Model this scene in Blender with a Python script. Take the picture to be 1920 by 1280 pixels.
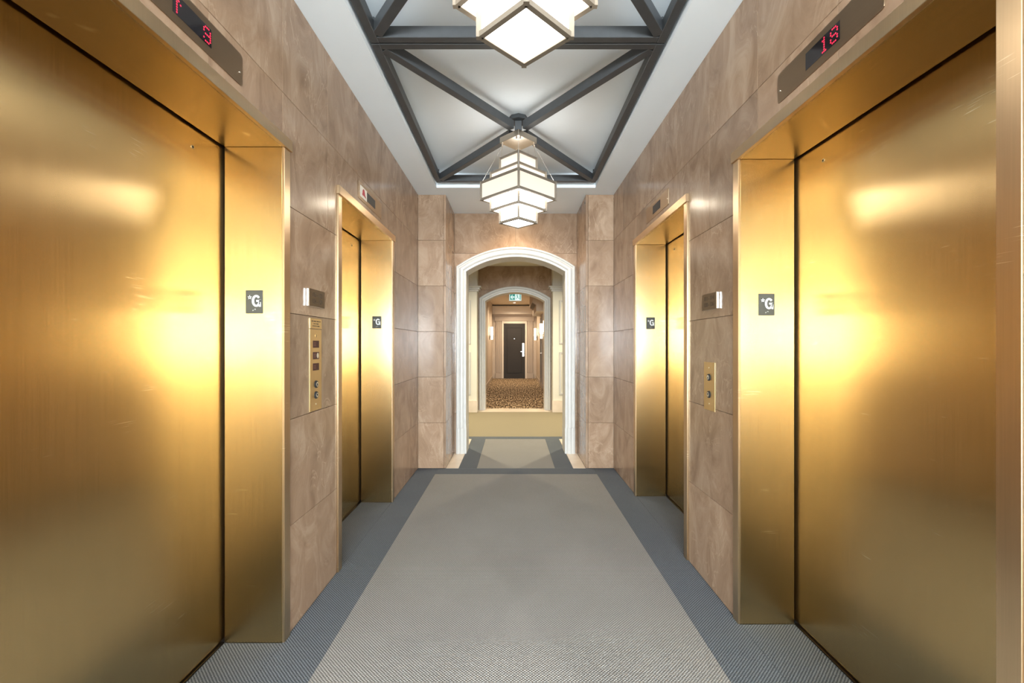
import bpy, bmesh, math, random
from mathutils import Vector, Matrix

# ------------------------------------------------------------------ scene, camera, light
scene = bpy.context.scene
for o in list(bpy.data.objects):
    bpy.data.objects.remove(o, do_unlink=True)
COL = scene.collection
R = math.radians
random.seed(7)

CAM_X, CAM_Z, F = -0.021, 1.257, 853.0          # metres, metres, focal length in pixels of a 1920 wide frame
cam_d = bpy.data.cameras.new('camera')
cam = bpy.data.objects.new('camera', cam_d)
COL.objects.link(cam)
cam.location = (CAM_X, 0.0, CAM_Z)
cam.rotation_euler = (R(90), 0, 0)
cam_d.sensor_width = 36.0
cam_d.lens = F / 1920.0 * 36.0
cam_d.shift_x = -3.4 / 1920.0
cam_d.shift_y = 7.0 / 1920.0
cam_d.clip_start = 0.02
scene.camera = cam

w = bpy.data.worlds.new('world')
scene.world = w
w.use_nodes = True
w.node_tree.nodes['Background'].inputs[0].default_value = (0.75, 0.86, 1.0, 1)
w.node_tree.nodes['Background'].inputs[1].default_value = 0.0

vs = scene.view_settings
vs.view_transform = 'Standard'
vs.look = 'None'
vs.gamma = 1.0
vs.use_curve_mapping = False
vs.exposure = 0.62


def area(name, loc, rot, sx, sy, power, color):
    l = bpy.data.lights.new(name, 'AREA')
    l.shape = 'RECTANGLE'
    l.size, l.size_y = sx, sy
    l.energy = power
    l.color = color
    o = bpy.data.objects.new(name, l)
    COL.objects.link(o)
    o.location = loc
    o.rotation_euler = rot
    return o


def spot(name, loc, power, color, angle=100, blend=0.6, radius=0.05):
    l = bpy.data.lights.new(name, 'SPOT')
    l.energy = power
    l.color = color
    l.spot_size = R(angle)
    l.spot_blend = blend
    l.shadow_soft_size = radius
    o = bpy.data.objects.new(name, l)
    COL.objects.link(o)
    o.location = loc
    return o


LIGHT_WINDOW = 1350
LOBBY_FILL = 380  # unseen lobby lights, added to brighten the hall ceiling
LAMP = 7.0
# daylight through the lobby's tall window behind the camera
area('window_daylight', (0, -6.93, 1.55), (R(90), 0, 0), 5.0, 1.3, LIGHT_WINDOW, (0.84, 0.93, 1.0))

# ------------------------------------------------------------------ materials
def new_mat(name):
    m = bpy.data.materials.new(name)
    m.use_nodes = True
    nt = m.node_tree
    for n in list(nt.nodes):
        if n.type not in ('OUTPUT_MATERIAL', 'BSDF_PRINCIPLED'):
            nt.nodes.remove(n)
    p = next(n for n in nt.nodes if n.type == 'BSDF_PRINCIPLED')
    return m, nt, p


def N(nt, t, **kw):
    n = nt.nodes.new(t)
    for k, v in kw.items():
        setattr(n, k, v)
    return n


def simple(name, col, rough=0.5, metal=0.0, spec=0.5, noise=0.0, nscale=30.0, bump=0.0):
    m, nt, p = new_mat(name)
    p.inputs['Base Color'].default_value = (*col, 1)
    p.inputs['Roughness'].default_value = rough
    p.inputs['Metallic'].default_value = metal
    p.inputs['Specular IOR Level'].default_value = spec
    if noise or bump:
        g = N(nt, 'ShaderNodeNewGeometry')
        nz = N(nt, 'ShaderNodeTexNoise')
        nz.inputs['Scale'].default_value = nscale
        nz.inputs['Detail'].default_value = 5
        nt.links.new(g.outputs['Position'], nz.inputs['Vector'])
        if noise:
            mr = N(nt, 'ShaderNodeMapRange')
            mr.inputs['From Min'].default_value = 0.3
            mr.inputs['From Max'].default_value = 0.7
            mr.inputs['To Min'].default_value = 1 - noise
            mr.inputs['To Max'].default_value = 1 + noise
            nt.links.new(nz.outputs['Fac'], mr.inputs['Value'])
            mx = N(nt, 'ShaderNodeVectorMath', operation='SCALE')
            mx.inputs[0].default_value = col
            nt.links.new(mr.outputs[0], mx.inputs['Scale'])
            nt.links.new(mx.outputs[0], p.inputs['Base Color'])
        if bump:
            b = N(nt, 'ShaderNodeBump')
            b.inputs['Strength'].default_value = bump
            b.inputs['Distance'].default_value = 0.002
            nt.links.new(nz.outputs['Fac'], b.inputs['Height'])
            nt.links.new(b.outputs[0], p.inputs['Normal'])
    return m


def emit(name, col, strength, rough=0.3):
    m, nt, p = new_mat(name)
    p.inputs['Base Color'].default_value = (0.8, 0.78, 0.74, 1)
    p.inputs['Roughness'].default_value = rough
    p.inputs['Emission Color'].default_value = (*col, 1)
    p.inputs['Emission Strength'].default_value = strength
    return m


def brass(name, col, rough, aniso, grain_axis, bumpy=0.0, scratches=True):
    """brushed metal: fine grain along the world z axis ('z') or along y ('y')"""
    m, nt, p = new_mat(name)
    p.inputs['Metallic'].default_value = 1.0
    p.inputs['Anisotropic'].default_value = aniso
    g = N(nt, 'ShaderNodeNewGeometry')
    # tangent across the grain, in the plane of the surface
    ax = N(nt, 'ShaderNodeCombineXYZ')
    ax.inputs[2 if grain_axis == 'z' else 1].default_value = 1.0
    cr = N(nt, 'ShaderNodeVectorMath', operation='CROSS_PRODUCT')
    nt.links.new(g.outputs['True Normal'], cr.inputs[0])
    nt.links.new(ax.outputs[0], cr.inputs[1])
    ad = N(nt, 'ShaderNodeVectorMath', operation='ADD')
    ad.inputs[1].default_value = (0.0011, 0.0007, 0.0013)
    nt.links.new(cr.outputs[0], ad.inputs[0])
    nm = N(nt, 'ShaderNodeVectorMath', operation='NORMALIZE')
    nt.links.new(ad.outputs[0], nm.inputs[0])
    nt.links.new(nm.outputs[0], p.inputs['Tangent'])
    mp = N(nt, 'ShaderNodeMapping')
    mp.inputs['Scale'].default_value = (320, 320, 4) if grain_axis == 'z' else (320, 4, 320)
    nt.links.new(g.outputs['Position'], mp.inputs['Vector'])
    nz = N(nt, 'ShaderNodeTexNoise')
    nz.inputs['Scale'].default_value = 1.0
    nz.inputs['Detail'].default_value = 3
    nt.links.new(mp.outputs[0], nz.inputs['Vector'])
    # large tarnish clouds, stretched with the grain
    mp2 = N(nt, 'ShaderNodeMapping')
    mp2.inputs['Scale'].default_value = (6, 6, 1.2) if grain_axis == 'z' else (6, 1.2, 6)
    nt.links.new(g.outputs['Position'], mp2.inputs['Vector'])
    n2 = N(nt, 'ShaderNodeTexNoise')
    n2.inputs['Scale'].default_value = 1.0
    n2.inputs['Detail'].default_value = 4
    nt.links.new(mp2.outputs[0], n2.inputs['Vector'])
    add = N(nt, 'ShaderNodeMath', operation='ADD')
    nt.links.new(nz.outputs['Fac'], add.inputs[0])
    nt.links.new(n2.outputs['Fac'], add.inputs[1])
    mr = N(nt, 'ShaderNodeMapRange')
    mr.inputs['From Min'].default_value = 0.6
    mr.inputs['From Max'].default_value = 1.4
    mr.inputs['To Min'].default_value = 0.92
    mr.inputs['To Max'].default_value = 1.05
    nt.links.new(add.outputs[0], mr.inputs['Value'])
    sc = N(nt, 'ShaderNodeVectorMath', operation='SCALE')
    sc.inputs[0].default_value = col
    nt.links.new(mr.outputs[0], sc.inputs['Scale'])
    if scratches:
        mp3 = N(nt, 'ShaderNodeMapping')
        mp3.inputs['Scale'].default_value = (11, 11, 330)
        mp3.inputs['Rotation'].default_value = (0.05, 0.06, 0)
        nt.links.new(g.outputs['Position'], mp3.inputs['Vector'])
        n3 = N(nt, 'ShaderNodeTexNoise')
        n3.inputs['Scale'].default_value = 1.0
        n3.inputs['Detail'].default_value = 1
        nt.links.new(mp3.outputs[0], n3.inputs['Vector'])
        n4 = N(nt, 'ShaderNodeTexNoise')
        n4.inputs['Scale'].default_value = 7.0
        nt.links.new(g.outputs['Position'], n4.inputs['Vector'])
        th = N(nt, 'ShaderNodeMapRange')
        th.inputs['From Min'].default_value = 1.335
        th.inputs['From Max'].default_value = 1.40
        th.inputs['To Max'].default_value = 0.6
        sm = N(nt, 'ShaderNodeMath', operation='ADD')
        nt.links.new(n3.outputs['Fac'], sm.inputs[0])
        nt.links.new(n4.outputs['Fac'], sm.inputs[1])
        nt.links.new(sm.outputs[0], th.inputs['Value'])
        mxs = N(nt, 'ShaderNodeMix', data_type='RGBA')
        nt.links.new(th.outputs[0], mxs.inputs['Factor'])
        nt.links.new(sc.outputs[0], mxs.inputs['A'])
        mxs.inputs['B'].default_value = (0.95, 0.85, 0.62, 1)
        nt.links.new(mxs.outputs['Result'], p.inputs['Base Color'])
    else:
        nt.links.new(sc.outputs[0], p.inputs['Base Color'])
    rr = N(nt, 'ShaderNodeMapRange')
    rr.inputs['From Min'].default_value = 0.3
    rr.inputs['From Max'].default_value = 0.7
    rr.inputs['To Min'].default_value = rough * 0.95
    rr.inputs['To Max'].default_value = rough * 1.05
    nt.links.new(nz.outputs['Fac'], rr.inputs['Value'])
    nt.links.new(rr.outputs[0], p.inputs['Roughness'])
    if bumpy:
        b = N(nt, 'ShaderNodeBump')
        b.inputs['Strength'].default_value = bumpy
        b.inputs['Distance'].default_value = 0.0006
        nt.links.new(nz.outputs['Fac'], b.inputs['Height'])
        nt.links.new(b.outputs[0], p.inputs['Normal'])
    return m


def stone(name, dark, mid, light, rough=0.22, streak=(1, 1, 1)):
    """honed travertine / marble: clouds, pale veins, every tile with its own offset and tone"""
    m, nt, p = new_mat(name)
    g = N(nt, 'ShaderNodeNewGeometry')
    oi = N(nt, 'ShaderNodeObjectInfo')
    rnd = N(nt, 'ShaderNodeVectorMath', operation='SCALE')
    rnd.inputs[0].default_value = (37.0, 53.0, 71.0)
    nt.links.new(oi.outputs['Random'], rnd.inputs['Scale'])
    pos = N(nt, 'ShaderNodeVectorMath', operation='ADD')
    nt.links.new(g.outputs['Position'], pos.inputs[0])
    nt.links.new(rnd.outputs[0], pos.inputs[1])
    mp = N(nt, 'ShaderNodeMapping')
    mp.inputs['Scale'].default_value = streak
    nt.links.new(pos.outputs[0], mp.inputs['Vector'])
    n1 = N(nt, 'ShaderNodeTexNoise')
    n1.inputs['Scale'].default_value = 5.5
    n1.inputs['Detail'].default_value = 9
    n1.inputs['Roughness'].default_value = 0.62
    n1.inputs['Distortion'].default_value = 1.2
    nt.links.new(mp.outputs[0], n1.inputs['Vector'])
    ramp = N(nt, 'ShaderNodeValToRGB')
    e = ramp.color_ramp.elements
    e[0].position, e[0].color = 0.30, (*dark, 1)
    e[1].position, e[1].color = 0.72, (*light, 1)
    el = e.new(0.50)
    el.color = (*mid, 1)
    nt.links.new(n1.outputs['Fac'], ramp.inputs['Fac'])
    # thin pale veins
    n2 = N(nt, 'ShaderNodeTexNoise')
    n2.inputs['Scale'].default_value = 4.5
    n2.inputs['Detail'].default_value = 7
    n2.inputs['Distortion'].default_value = 2.5
    nt.links.new(mp.outputs[0], n2.inputs['Vector'])
    sb = N(nt, 'ShaderNodeMath', operation='SUBTRACT')
    sb.inputs[1].default_value = 0.5
    nt.links.new(n2.outputs['Fac'], sb.inputs[0])
    ab = N(nt, 'ShaderNodeMath', operation='ABSOLUTE')
    nt.links.new(sb.outputs[0], ab.inputs[0])
    vr = N(nt, 'ShaderNodeMapRange')
    vr.inputs['From Min'].default_value = 0.0
    vr.inputs['From Max'].default_value = 0.022
    vr.inputs['To Min'].default_value = 0.55
    vr.inputs['To Max'].default_value = 0.0
    nt.links.new(ab.outputs[0], vr.inputs['Value'])
    # veins only in patches
    n3 = N(nt, 'ShaderNodeTexNoise')
    n3.inputs['Scale'].default_value = 2.6
    nt.links.new(pos.outputs[0], n3.inputs['Vector'])
    pr = N(nt, 'ShaderNodeMapRange')
    pr.inputs['From Min'].default_value = 0.48
    pr.inputs['From Max'].default_value = 0.66
    nt.links.new(n3.outputs['Fac'], pr.inputs['Value'])
    mu = N(nt, 'ShaderNodeMath', operation='MULTIPLY')
    nt.links.new(vr.outputs[0], mu.inputs[0])
    nt.links.new(pr.outputs[0], mu.inputs[1])
    mix = N(nt, 'ShaderNodeMix', data_type='RGBA')
    nt.links.new(mu.outputs[0], mix.inputs['Factor'])
    nt.links.new(ramp.outputs[0], mix.inputs['A'])
    mix.inputs['B'].default_value = (min(1, light[0] * 1.25), min(1, light[1] * 1.25), min(1, light[2] * 1.25), 1)
    # per tile tone
    tr = N(nt, 'ShaderNodeMapRange')
    tr.inputs['To Min'].default_value = 0.88
    tr.inputs['To Max'].default_value = 1.10
    nt.links.new(oi.outputs['Random'], tr.inputs['Value'])
    sc = N(nt, 'ShaderNodeVectorMath', operation='SCALE')
    nt.links.new(mix.outputs['Result'], sc.inputs[0])
    nt.links.new(tr.outputs[0], sc.inputs['Scale'])
    nt.links.new(sc.outputs[0], p.inputs['Base Color'])
    p.inputs['Roughness'].default_value = rough
    p.inputs['Specular IOR Level'].default_value = 0.33
    return m


def carpet(name, c_dark, c_light, pitch, bump=0.6):
    """flat woven carpet: small diagonal loops"""
    m, nt, p = new_mat(name)
    g = N(nt, 'ShaderNodeNewGeometry')
    sep = N(nt, 'ShaderNodeSeparateXYZ')
    nt.links.new(g.outputs['Position'], sep.inputs[0])
    nj = N(nt, 'ShaderNodeTexNoise')
    nj.inputs['Scale'].default_value = 60
    nj.inputs['Detail'].default_value = 2
    nt.links.new(g.outputs['Position'], nj.inputs['Vector'])
    waves = []
    for sgn in (1, -1):
        a = N(nt, 'ShaderNodeMath', operation='MULTIPLY')
        a.inputs[1].default_value = sgn
        nt.links.new(sep.outputs[1], a.inputs[0])
        s = N(nt, 'ShaderNodeMath', operation='ADD')
        nt.links.new(sep.outputs[0], s.inputs[0])
        nt.links.new(a.outputs[0], s.inputs[1])
        k = N(nt, 'ShaderNodeMath', operation='MULTIPLY')
        k.inputs[1].default_value = 2 * math.pi / (pitch * 1.41)
        nt.links.new(s.outputs[0], k.inputs[0])
        j = N(nt, 'ShaderNodeMath', operation='MULTIPLY_ADD')
        j.inputs[1].default_value = 1.6
        nt.links.new(nj.outputs['Fac'], j.inputs[0])
        nt.links.new(k.outputs[0], j.inputs[2])
        sn = N(nt, 'ShaderNodeMath', operation='SINE')
        nt.links.new(j.outputs[0], sn.inputs[0])
        waves.append(sn)
    mul = N(nt, 'ShaderNodeMath', operation='ADD')
    nt.links.new(waves[0].outputs[0], mul.inputs[0])
    nt.links.new(waves[1].outputs[0], mul.inputs[1])
    mr = N(nt, 'ShaderNodeMapRange')
    mr.inputs['From Min'].default_value = -1.4
    mr.inputs['From Max'].default_value = 1.4
    nt.links.new(mul.outputs[0], mr.inputs['Value'])
    # yarn to yarn differences and large soft wear
    nv = N(nt, 'ShaderNodeTexNoise')
    nv.inputs['Scale'].default_value = 220
    nv.inputs['Detail'].default_value = 2
    nt.links.new(g.outputs['Position'], nv.inputs['Vector'])
    nl = N(nt, 'ShaderNodeTexNoise')
    nl.inputs['Scale'].default_value = 2.2
    nl.inputs['Detail'].default_value = 4
    nt.links.new(g.outputs['Position'], nl.inputs['Vector'])
    mx = N(nt, 'ShaderNodeMix', data_type='RGBA')
    mx.inputs['A'].default_value = (*c_dark, 1)
    mx.inputs['B'].default_value = (*c_light, 1)
    nt.links.new(mr.outputs[0], mx.inputs['Factor'])
    sm = N(nt, 'ShaderNodeMath', operation='ADD')
    nt.links.new(nv.outputs['Fac'], sm.inputs[0])
    nh = N(nt, 'ShaderNodeMath', operation='MULTIPLY_ADD')
    nh.inputs[1].default_value = 0.35
    nh.inputs[2].default_value = 0.325
    nt.links.new(nl.outputs['Fac'], nh.inputs[0])
    nt.links.new(nh.outputs[0], sm.inputs[1])
    m2 = N(nt, 'ShaderNodeMapRange')
    m2.inputs['From Min'].default_value = 0.6
    m2.inputs['From Max'].default_value = 1.4
    m2.inputs['To Min'].default_value = 0.78
    m2.inputs['To Max'].default_value = 1.22
    nt.links.new(sm.outputs[0], m2.inputs['Value'])
    sc = N(nt, 'ShaderNodeVectorMath', operation='SCALE')
    nt.links.new(mx.outputs['Result'], sc.inputs[0])
    nt.links.new(m2.outputs[0], sc.inputs['Scale'])
    nt.links.new(sc.outputs[0], p.inputs['Base Color'])
    p.inputs['Roughness'].default_value = 0.95
    p.inputs['Specular IOR Level'].default_value = 0.1
    b = N(nt, 'ShaderNodeBump')
    b.inputs['Strength'].default_value = bump
    b.inputs['Distance'].default_value = 0.003
    nt.links.new(mr.outputs[0], b.inputs['Height'])
    nt.links.new(b.outputs[0], p.inputs['Normal'])
    return m


def streaky_carpet(name):
    """brown hallway carpet with broken cream and dark streaks along the hall"""
    m, nt, p = new_mat(name)
    g = N(nt, 'ShaderNodeNewGeometry')
    mp = N(nt, 'ShaderNodeMapping')
    mp.inputs['Scale'].default_value = (34, 5, 1)
    nt.links.new(g.outputs['Position'], mp.inputs['Vector'])
    nz = N(nt, 'ShaderNodeTexNoise')
    nz.inputs['Scale'].default_value = 1.0
    nz.inputs['Detail'].default_value = 5
    nz.inputs['Roughness'].default_value = 0.7
    nt.links.new(mp.outputs[0], nz.inputs['Vector'])
    ramp = N(nt, 'ShaderNodeValToRGB')
    e = ramp.color_ramp.elements
    e[0].position, e[0].color = 0.42, (0.03, 0.022, 0.012, 1)
    e[1].position, e[1].color = 0.60, (0.55, 0.42, 0.27, 1)
    el = e.new(0.50)
    el.color = (0.17, 0.105, 0.055, 1)
    nt.links.new(nz.outputs['Fac'], ramp.inputs['Fac'])
    nt.links.new(ramp.outputs[0], p.inputs['Base Color'])
    p.inputs['Roughness'].default_value = 0.95
    p.inputs['Specular IOR Level'].default_value = 0.1
    return m


M = {}
GOLD = (0.63, 0.455, 0.222)
M['brass'] = brass('brushed_brass', GOLD, 0.24, 0.9, 'z')
M['brass_y'] = brass('brushed_brass_long', GOLD, 0.26, 0.8, 'y')
M['brass_face'] = brass('brass_reflection_tint', (0.66, 0.48, 0.29), 0.30, 0.4, 'z')  # same brass; reflection of the opposite wall is tinted into its colour
M['bronze'] = brass('brushed_bronze', (0.36, 0.255, 0.16), 0.36, 0.6, 'y', scratches=False)
M['brass_plate'] = brass('satin_brass_plate', (0.80, 0.60, 0.30), 0.36, 0.5, 'z')
M['nickel'] = simple('satin_nickel', (0.55, 0.49, 0.41), 0.32, 1.0)
M['sign_metal'] = simple('sign_metal', (0.19, 0.135, 0.08), 0.45, 0.8)
M['silver'] = simple('polished_silver', (0.9, 0.89, 0.86), 0.25, 1.0)
M['tile'] = stone('travertine', (0.235, 0.148, 0.090), (0.32, 0.212, 0.136), (0.42, 0.302, 0.208), 0.20, (1, 1, 0.6))
M['grout'] = simple('dark_grout', (0.16, 0.12, 0.09), 0.9)
M['white'] = simple('white_ceiling_paint', (0.865, 0.935, 0.975), 0.8, noise=0.01, nscale=3)
M['white_trim'] = simple('white_trim_paint', (0.57, 0.555, 0.515), 0.45, noise=0.03, nscale=18)
M['cream_wall'] = simple('cream_wall_paint', (0.72, 0.68, 0.56), 0.6)
M['lobby_wall'] = simple('lobby_wall_paint', (0.70, 0.68, 0.64), 0.6)
M['beam'] = simple('dark_grey_beam_paint', (0.050, 0.053, 0.055), 0.42, noise=0.08, nscale=25)
M['runner'] = carpet('light_woven_carpet', (0.115, 0.113, 0.108), (0.42, 0.405, 0.378), 0.0095)
M['border'] = carpet('dark_woven_carpet', (0.034, 0.042, 0.052), (0.215, 0.235, 0.255), 0.0095)
M['beige_carpet'] = simple('beige_carpet', (0.29, 0.25, 0.168), 0.95, spec=0.1, noise=0.08, nscale=120)
M['hall_carpet'] = streaky_carpet('streaked_brown_carpet')
M['marble'] = simple('cream_marble', (0.74, 0.62, 0.48), 0.25, noise=0.05, nscale=9)
M['subfloor'] = simple('subfloor', (0.12, 0.11, 0.10), 0.9)
M['black'] = simple('black_void', (0.006, 0.006, 0.006), 0.8)
M['glass_black'] = simple('black_display_glass', (0.012, 0.010, 0.012), 0.08)
M['led'] = emit('red_led', (1.0, 0.015, 0.06), 1.3)
M['led'].node_tree.nodes['Principled BSDF'].inputs['Base Color'].default_value = (0.2, 0.01, 0.02, 1)
M['sign_grey'] = simple('dark_grey_plate', (0.062, 0.066, 0.060), 0.4)
M['sign_white'] = simple('white_lettering', (0.80, 0.82, 0.82), 0.5)
M['jewel'] = simple('white_lens', (0.78, 0.74, 0.66), 0.35)
M['hat_red'] = simple('red_print', (0.42, 0.02, 0.035), 0.5)
M['dark_red'] = simple('dark_red_window', (0.055, 0.014, 0.012), 0.35, spec=0.2)
M['red_bar'] = simple('dim_red_segment', (0.16, 0.05, 0.045), 0.3)
M['engrave'] = simple('engraved_black', (0.05, 0.035, 0.02), 0.6)
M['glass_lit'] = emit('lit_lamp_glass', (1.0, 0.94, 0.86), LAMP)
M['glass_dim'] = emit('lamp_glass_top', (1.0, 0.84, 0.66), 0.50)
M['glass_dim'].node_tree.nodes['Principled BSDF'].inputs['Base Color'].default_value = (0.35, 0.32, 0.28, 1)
M['glass_fill'] = emit('recess_fill_glow', (1.0, 0.96, 0.91), 5.5)  # hidden upward ledges, given extra glow to brighten the ceiling recess
M['lamp_frame'] = simple('lamp_frame_bronze', (0.17, 0.14, 0.105), 0.6, 0.0, spec=0.2)
M['hall_wall'] = simple('taupe_wall_covering', (0.48, 0.385, 0.29), 0.55, noise=0.04, nscale=4)
M['hall_trim'] = simple('taupe_trim_paint', (0.40, 0.315, 0.235), 0.5)
M['hall_ceiling'] = simple('warm_ceiling_paint', (0.62, 0.52, 0.40), 0.7)
M['hall_casing'] = simple('pale_casing_paint', (0.62, 0.53, 0.42), 0.5)
M['door_dark'] = simple('charcoal_door_paint', (0.034, 0.029, 0.025), 0.6, spec=0.25)
M['door_green'] = simple('grey_green_door_paint', (0.10, 0.10, 0.085), 0.35)
M['sconce'] = emit('lit_sconce_glass', (1.0, 0.80, 0.50), 9.0)
M['sconce_low'] = emit('lit_sconce_cup', (1.0, 0.78, 0.48), 2.2)
M['dark_metal'] = simple('dark_bronze_metal', (0.06, 0.05, 0.04), 0.4, 1.0)
M['exit_white'] = emit('exit_white', (0.80, 1.0, 0.95), 0.62)
M['exit_green'] = emit('exit_green', (0.02, 0.42, 0.34), 0.40)
for k_ in ('exit_white', 'exit_green'):
    M[k_].node_tree.nodes['Principled BSDF'].inputs['Base Color'].default_value = (0.02, 0.05, 0.045, 1)
M['downlight'] = emit('downlight_lens', (1.0, 0.86, 0.66), 12.0)
M['downlight_hot'] = emit('niche_downlight_lens', (1.0, 0.86, 0.66), 200.0)
M['steel_grey'] = simple('grey_housing', (0.30, 0.27, 0.24), 0.5)
M['pane'] = simple('window_glass', (0.9, 0.95, 1.0), 0.05)
M['pane'].node_tree.nodes['Principled BSDF'].inputs['Transmission Weight'].default_value = 1.0

# ------------------------------------------------------------------ mesh helpers
def box_bm(bm, lo, hi):
    x0, y0, z0 = lo
    x1, y1, z1 = hi
    x0, x1 = min(x0, x1), max(x0, x1)
    y0, y1 = min(y0, y1), max(y0, y1)
    z0, z1 = min(z0, z1), max(z0, z1)
    v = [bm.verts.new(c) for c in ((x0, y0, z0), (x1, y0, z0), (x1, y1, z0), (x0, y1, z0),
                                   (x0, y0, z1), (x1, y0, z1), (x1, y1, z1), (x0, y1, z1))]
    for f in ((3, 2, 1, 0), (4, 5, 6, 7), (0, 1, 5, 4), (1, 2, 6, 5), (2, 3, 7, 6), (3, 0, 4, 7)):
        bm.faces.new([v[i] for i in f])
    return v


def prism_bm(bm, pts, vec):
    """polygon pts (3D, planar) extruded along vec"""
    vec = Vector(vec)
    a = [bm.verts.new(p) for p in pts]
    b = [bm.verts.new(Vector(p) + vec) for p in pts]
    n = len(pts)
    bm.faces.new(a[::-1])
    bm.faces.new(b)
    for i in range(n):
        bm.faces.new((a[i], a[(i + 1) % n], b[(i + 1) % n], b[i]))


def cyl_bm(bm, p0, p1, r0, r1=None, seg=16):
    r1 = r0 if r1 is None else r1
    p0, p1 = Vector(p0), Vector(p1)
    d = (p1 - p0).normalized()
    up = Vector((0, 0, 1)) if abs(d.z) < 0.95 else Vector((1, 0, 0))
    u = d.cross(up).normalized()
    v = d.cross(u)
    A, B = [], []
    for i in range(seg):
        t = 2 * math.pi * i / seg
        o = u * math.cos(t) + v * math.sin(t)
        A.append(bm.verts.new(p0 + o * r0))
        B.append(bm.verts.new(p1 + o * r1))
    bm.faces.new(A[::-1])
    bm.faces.new(B)
    for i in range(seg):
        bm.faces.new((A[i], A[(i + 1) % seg], B[(i + 1) % seg], B[i]))


def bar_bm(bm, p0, p1, wdt, hgt, up=(0, 0, 1)):
    """rectangular bar from p0 to p1 (centre line), width across, height along up"""
    p0, p1, up = Vector(p0), Vector(p1), Vector(up)
    d = (p1 - p0).normalized()
    s = d.cross(up).normalized()
    up = s.cross(d).normalized()
    q = [s * wdt / 2 * a + up * hgt / 2 * b for a, b in ((-1, -1), (1, -1), (1, 1), (-1, 1))]
    prism_bm(bm, [p0 + c for c in q], p1 - p0)


def obj(name, bm, mat, parent=None, bevel=0.0, seg=1, smooth=False, kind=None, origin=None):
    bmesh.ops.recalc_face_normals(bm, faces=bm.faces[:])
    if bevel:
        bmesh.ops.bevel(bm, geom=bm.edges[:], offset=bevel, segments=seg, affect='EDGES', clamp_overlap=True)
    off = Vector(origin) if origin is not None else (parent.matrix_world.translation.copy() if parent is not None else Vector((0, 0, 0)))
    if parent is not None:
        off = WORLD[parent.name]
    if origin is not None and parent is None:
        off = Vector(origin)
    bmesh.ops.translate(bm, verts=bm.verts[:], vec=-off)
    me = bpy.data.meshes.new(name)
    bm.to_mesh(me)
    bm.free()
    me.materials.append(M[mat])
    if smooth:
        for pl in me.polygons:
            pl.use_smooth = True
    o = bpy.data.objects.new(name, me)
    COL.objects.link(o)
    if parent is not None:
        o.parent = parent
        WORLD[o.name] = off
    else:
        o.location = off
        WORLD[o.name] = off
    if kind:
        o['kind'] = kind
    return o


WORLD = {}      # world position of every object's origin (no rotations are used)


def thing(name, loc, label, cat, group=None):
    o = bpy.data.objects.new(name, None)
    o.empty_display_size = 0.05
    COL.objects.link(o)
    o.location = loc
    WORLD[o.name] = Vector(loc)
    o['label'] = label
    o['category'] = cat
    if group:
        o['group'] = group
    return o


def tag(o, label, cat, group=None):
    o['label'] = label
    o['category'] = cat
    if group:
        o['group'] = group
    return o


def bx(name, lo, hi, mat, parent=None, bevel=0.0, kind=None, seg=1):
    bm = bmesh.new()
    box_bm(bm, lo, hi)
    return obj(name, bm, mat, parent, bevel, seg, kind=kind)


def S(s, v):
    """x of a point v metres out from the hall wall (v > 0 is into the hall); s = -1 west, +1 east"""
    return s * (1.0 - v)


def text_bm(body, size, depth, bold=0.0):
    c = bpy.data.curves.new('t', 'FONT')
    c.body = body
    c.size = size
    c.extrude = depth / 2
    c.offset = bold
    c.align_x = 'CENTER'
    c.align_y = 'CENTER'
    c.resolution_u = 3
    o = bpy.data.objects.new('t', c)
    COL.objects.link(o)
    dg = bpy.context.evaluated_depsgraph_get()
    me = bpy.data.meshes.new_from_object(o.evaluated_get(dg))
    bm = bmesh.new()
    bm.from_mesh(me)
    bpy.data.objects.remove(o, do_unlink=True)
    bpy.data.meshes.remove(me)
    return bm


def frame_to(bm, origin, xdir, zdir):
    """map local (x right, y up, z out) to world with given right direction and out direction"""
    xd, zd = Vector(xdir), Vector(zdir)
    yd = zd.cross(xd)
    mat = Matrix(((xd.x, yd.x, zd.x, origin[0]), (xd.y, yd.y, zd.y, origin[1]),
                  (xd.z, yd.z, zd.z, origin[2]), (0, 0, 0, 1)))
    bmesh.ops.transform(bm, matrix=mat, verts=bm.verts[:])
    return bm

# ------------------------------------------------------------------ main dimensions (metres)
HZ = 2.795                    # soffit height of the elevator hall
ROW = HZ / 6                  # stone rows
Y_PIL = 4.65                  # front of the end pilasters
Y_END = 5.31                  # arch wall
NX = 0.716                    # half width of the end niche
ELEV = {'L1': (-1, 0.795, 1.972), 'L2': (-1, 2.516, 3.690), 'R1': (1, 0.905, 2.100), 'R2': (1, 2.658, 3.837)}
HEAD = 2.140                  # top of the elevator frames
GAP = 0.0011

# ------------------------------------------------------------------ floor
floor = bx('floor', (-3.6, -7.2, -0.14), (3.6, 17.4, -0.012), 'subfloor', kind='structure')
g2 = 0.001
bx('carpet_runner', (-0.79 + g2, -0.5, -0.0118), (0.79 - g2, 4.44 - g2, 0), 'runner', floor)
for s in (-1, 1):
    bx('carpet_border', (s * 0.79, -0.5, -0.0118), (s * (1.0 - g2), Y_PIL - 0.002, 0), 'border', floor)
bx('carpet_border', (-0.79 + g2, 4.44, -0.0118), (0.79 - g2, Y_PIL - 0.002, 0), 'border', floor)
for k, (s, y0, y1) in ELEV.items():
    bx('alcove_carpet', (s * (1.0 + g2), y0 + 0.051, -0.0118), (s * 1.243, y1 - 0.051, -0.0003), 'border', floor)
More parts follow.
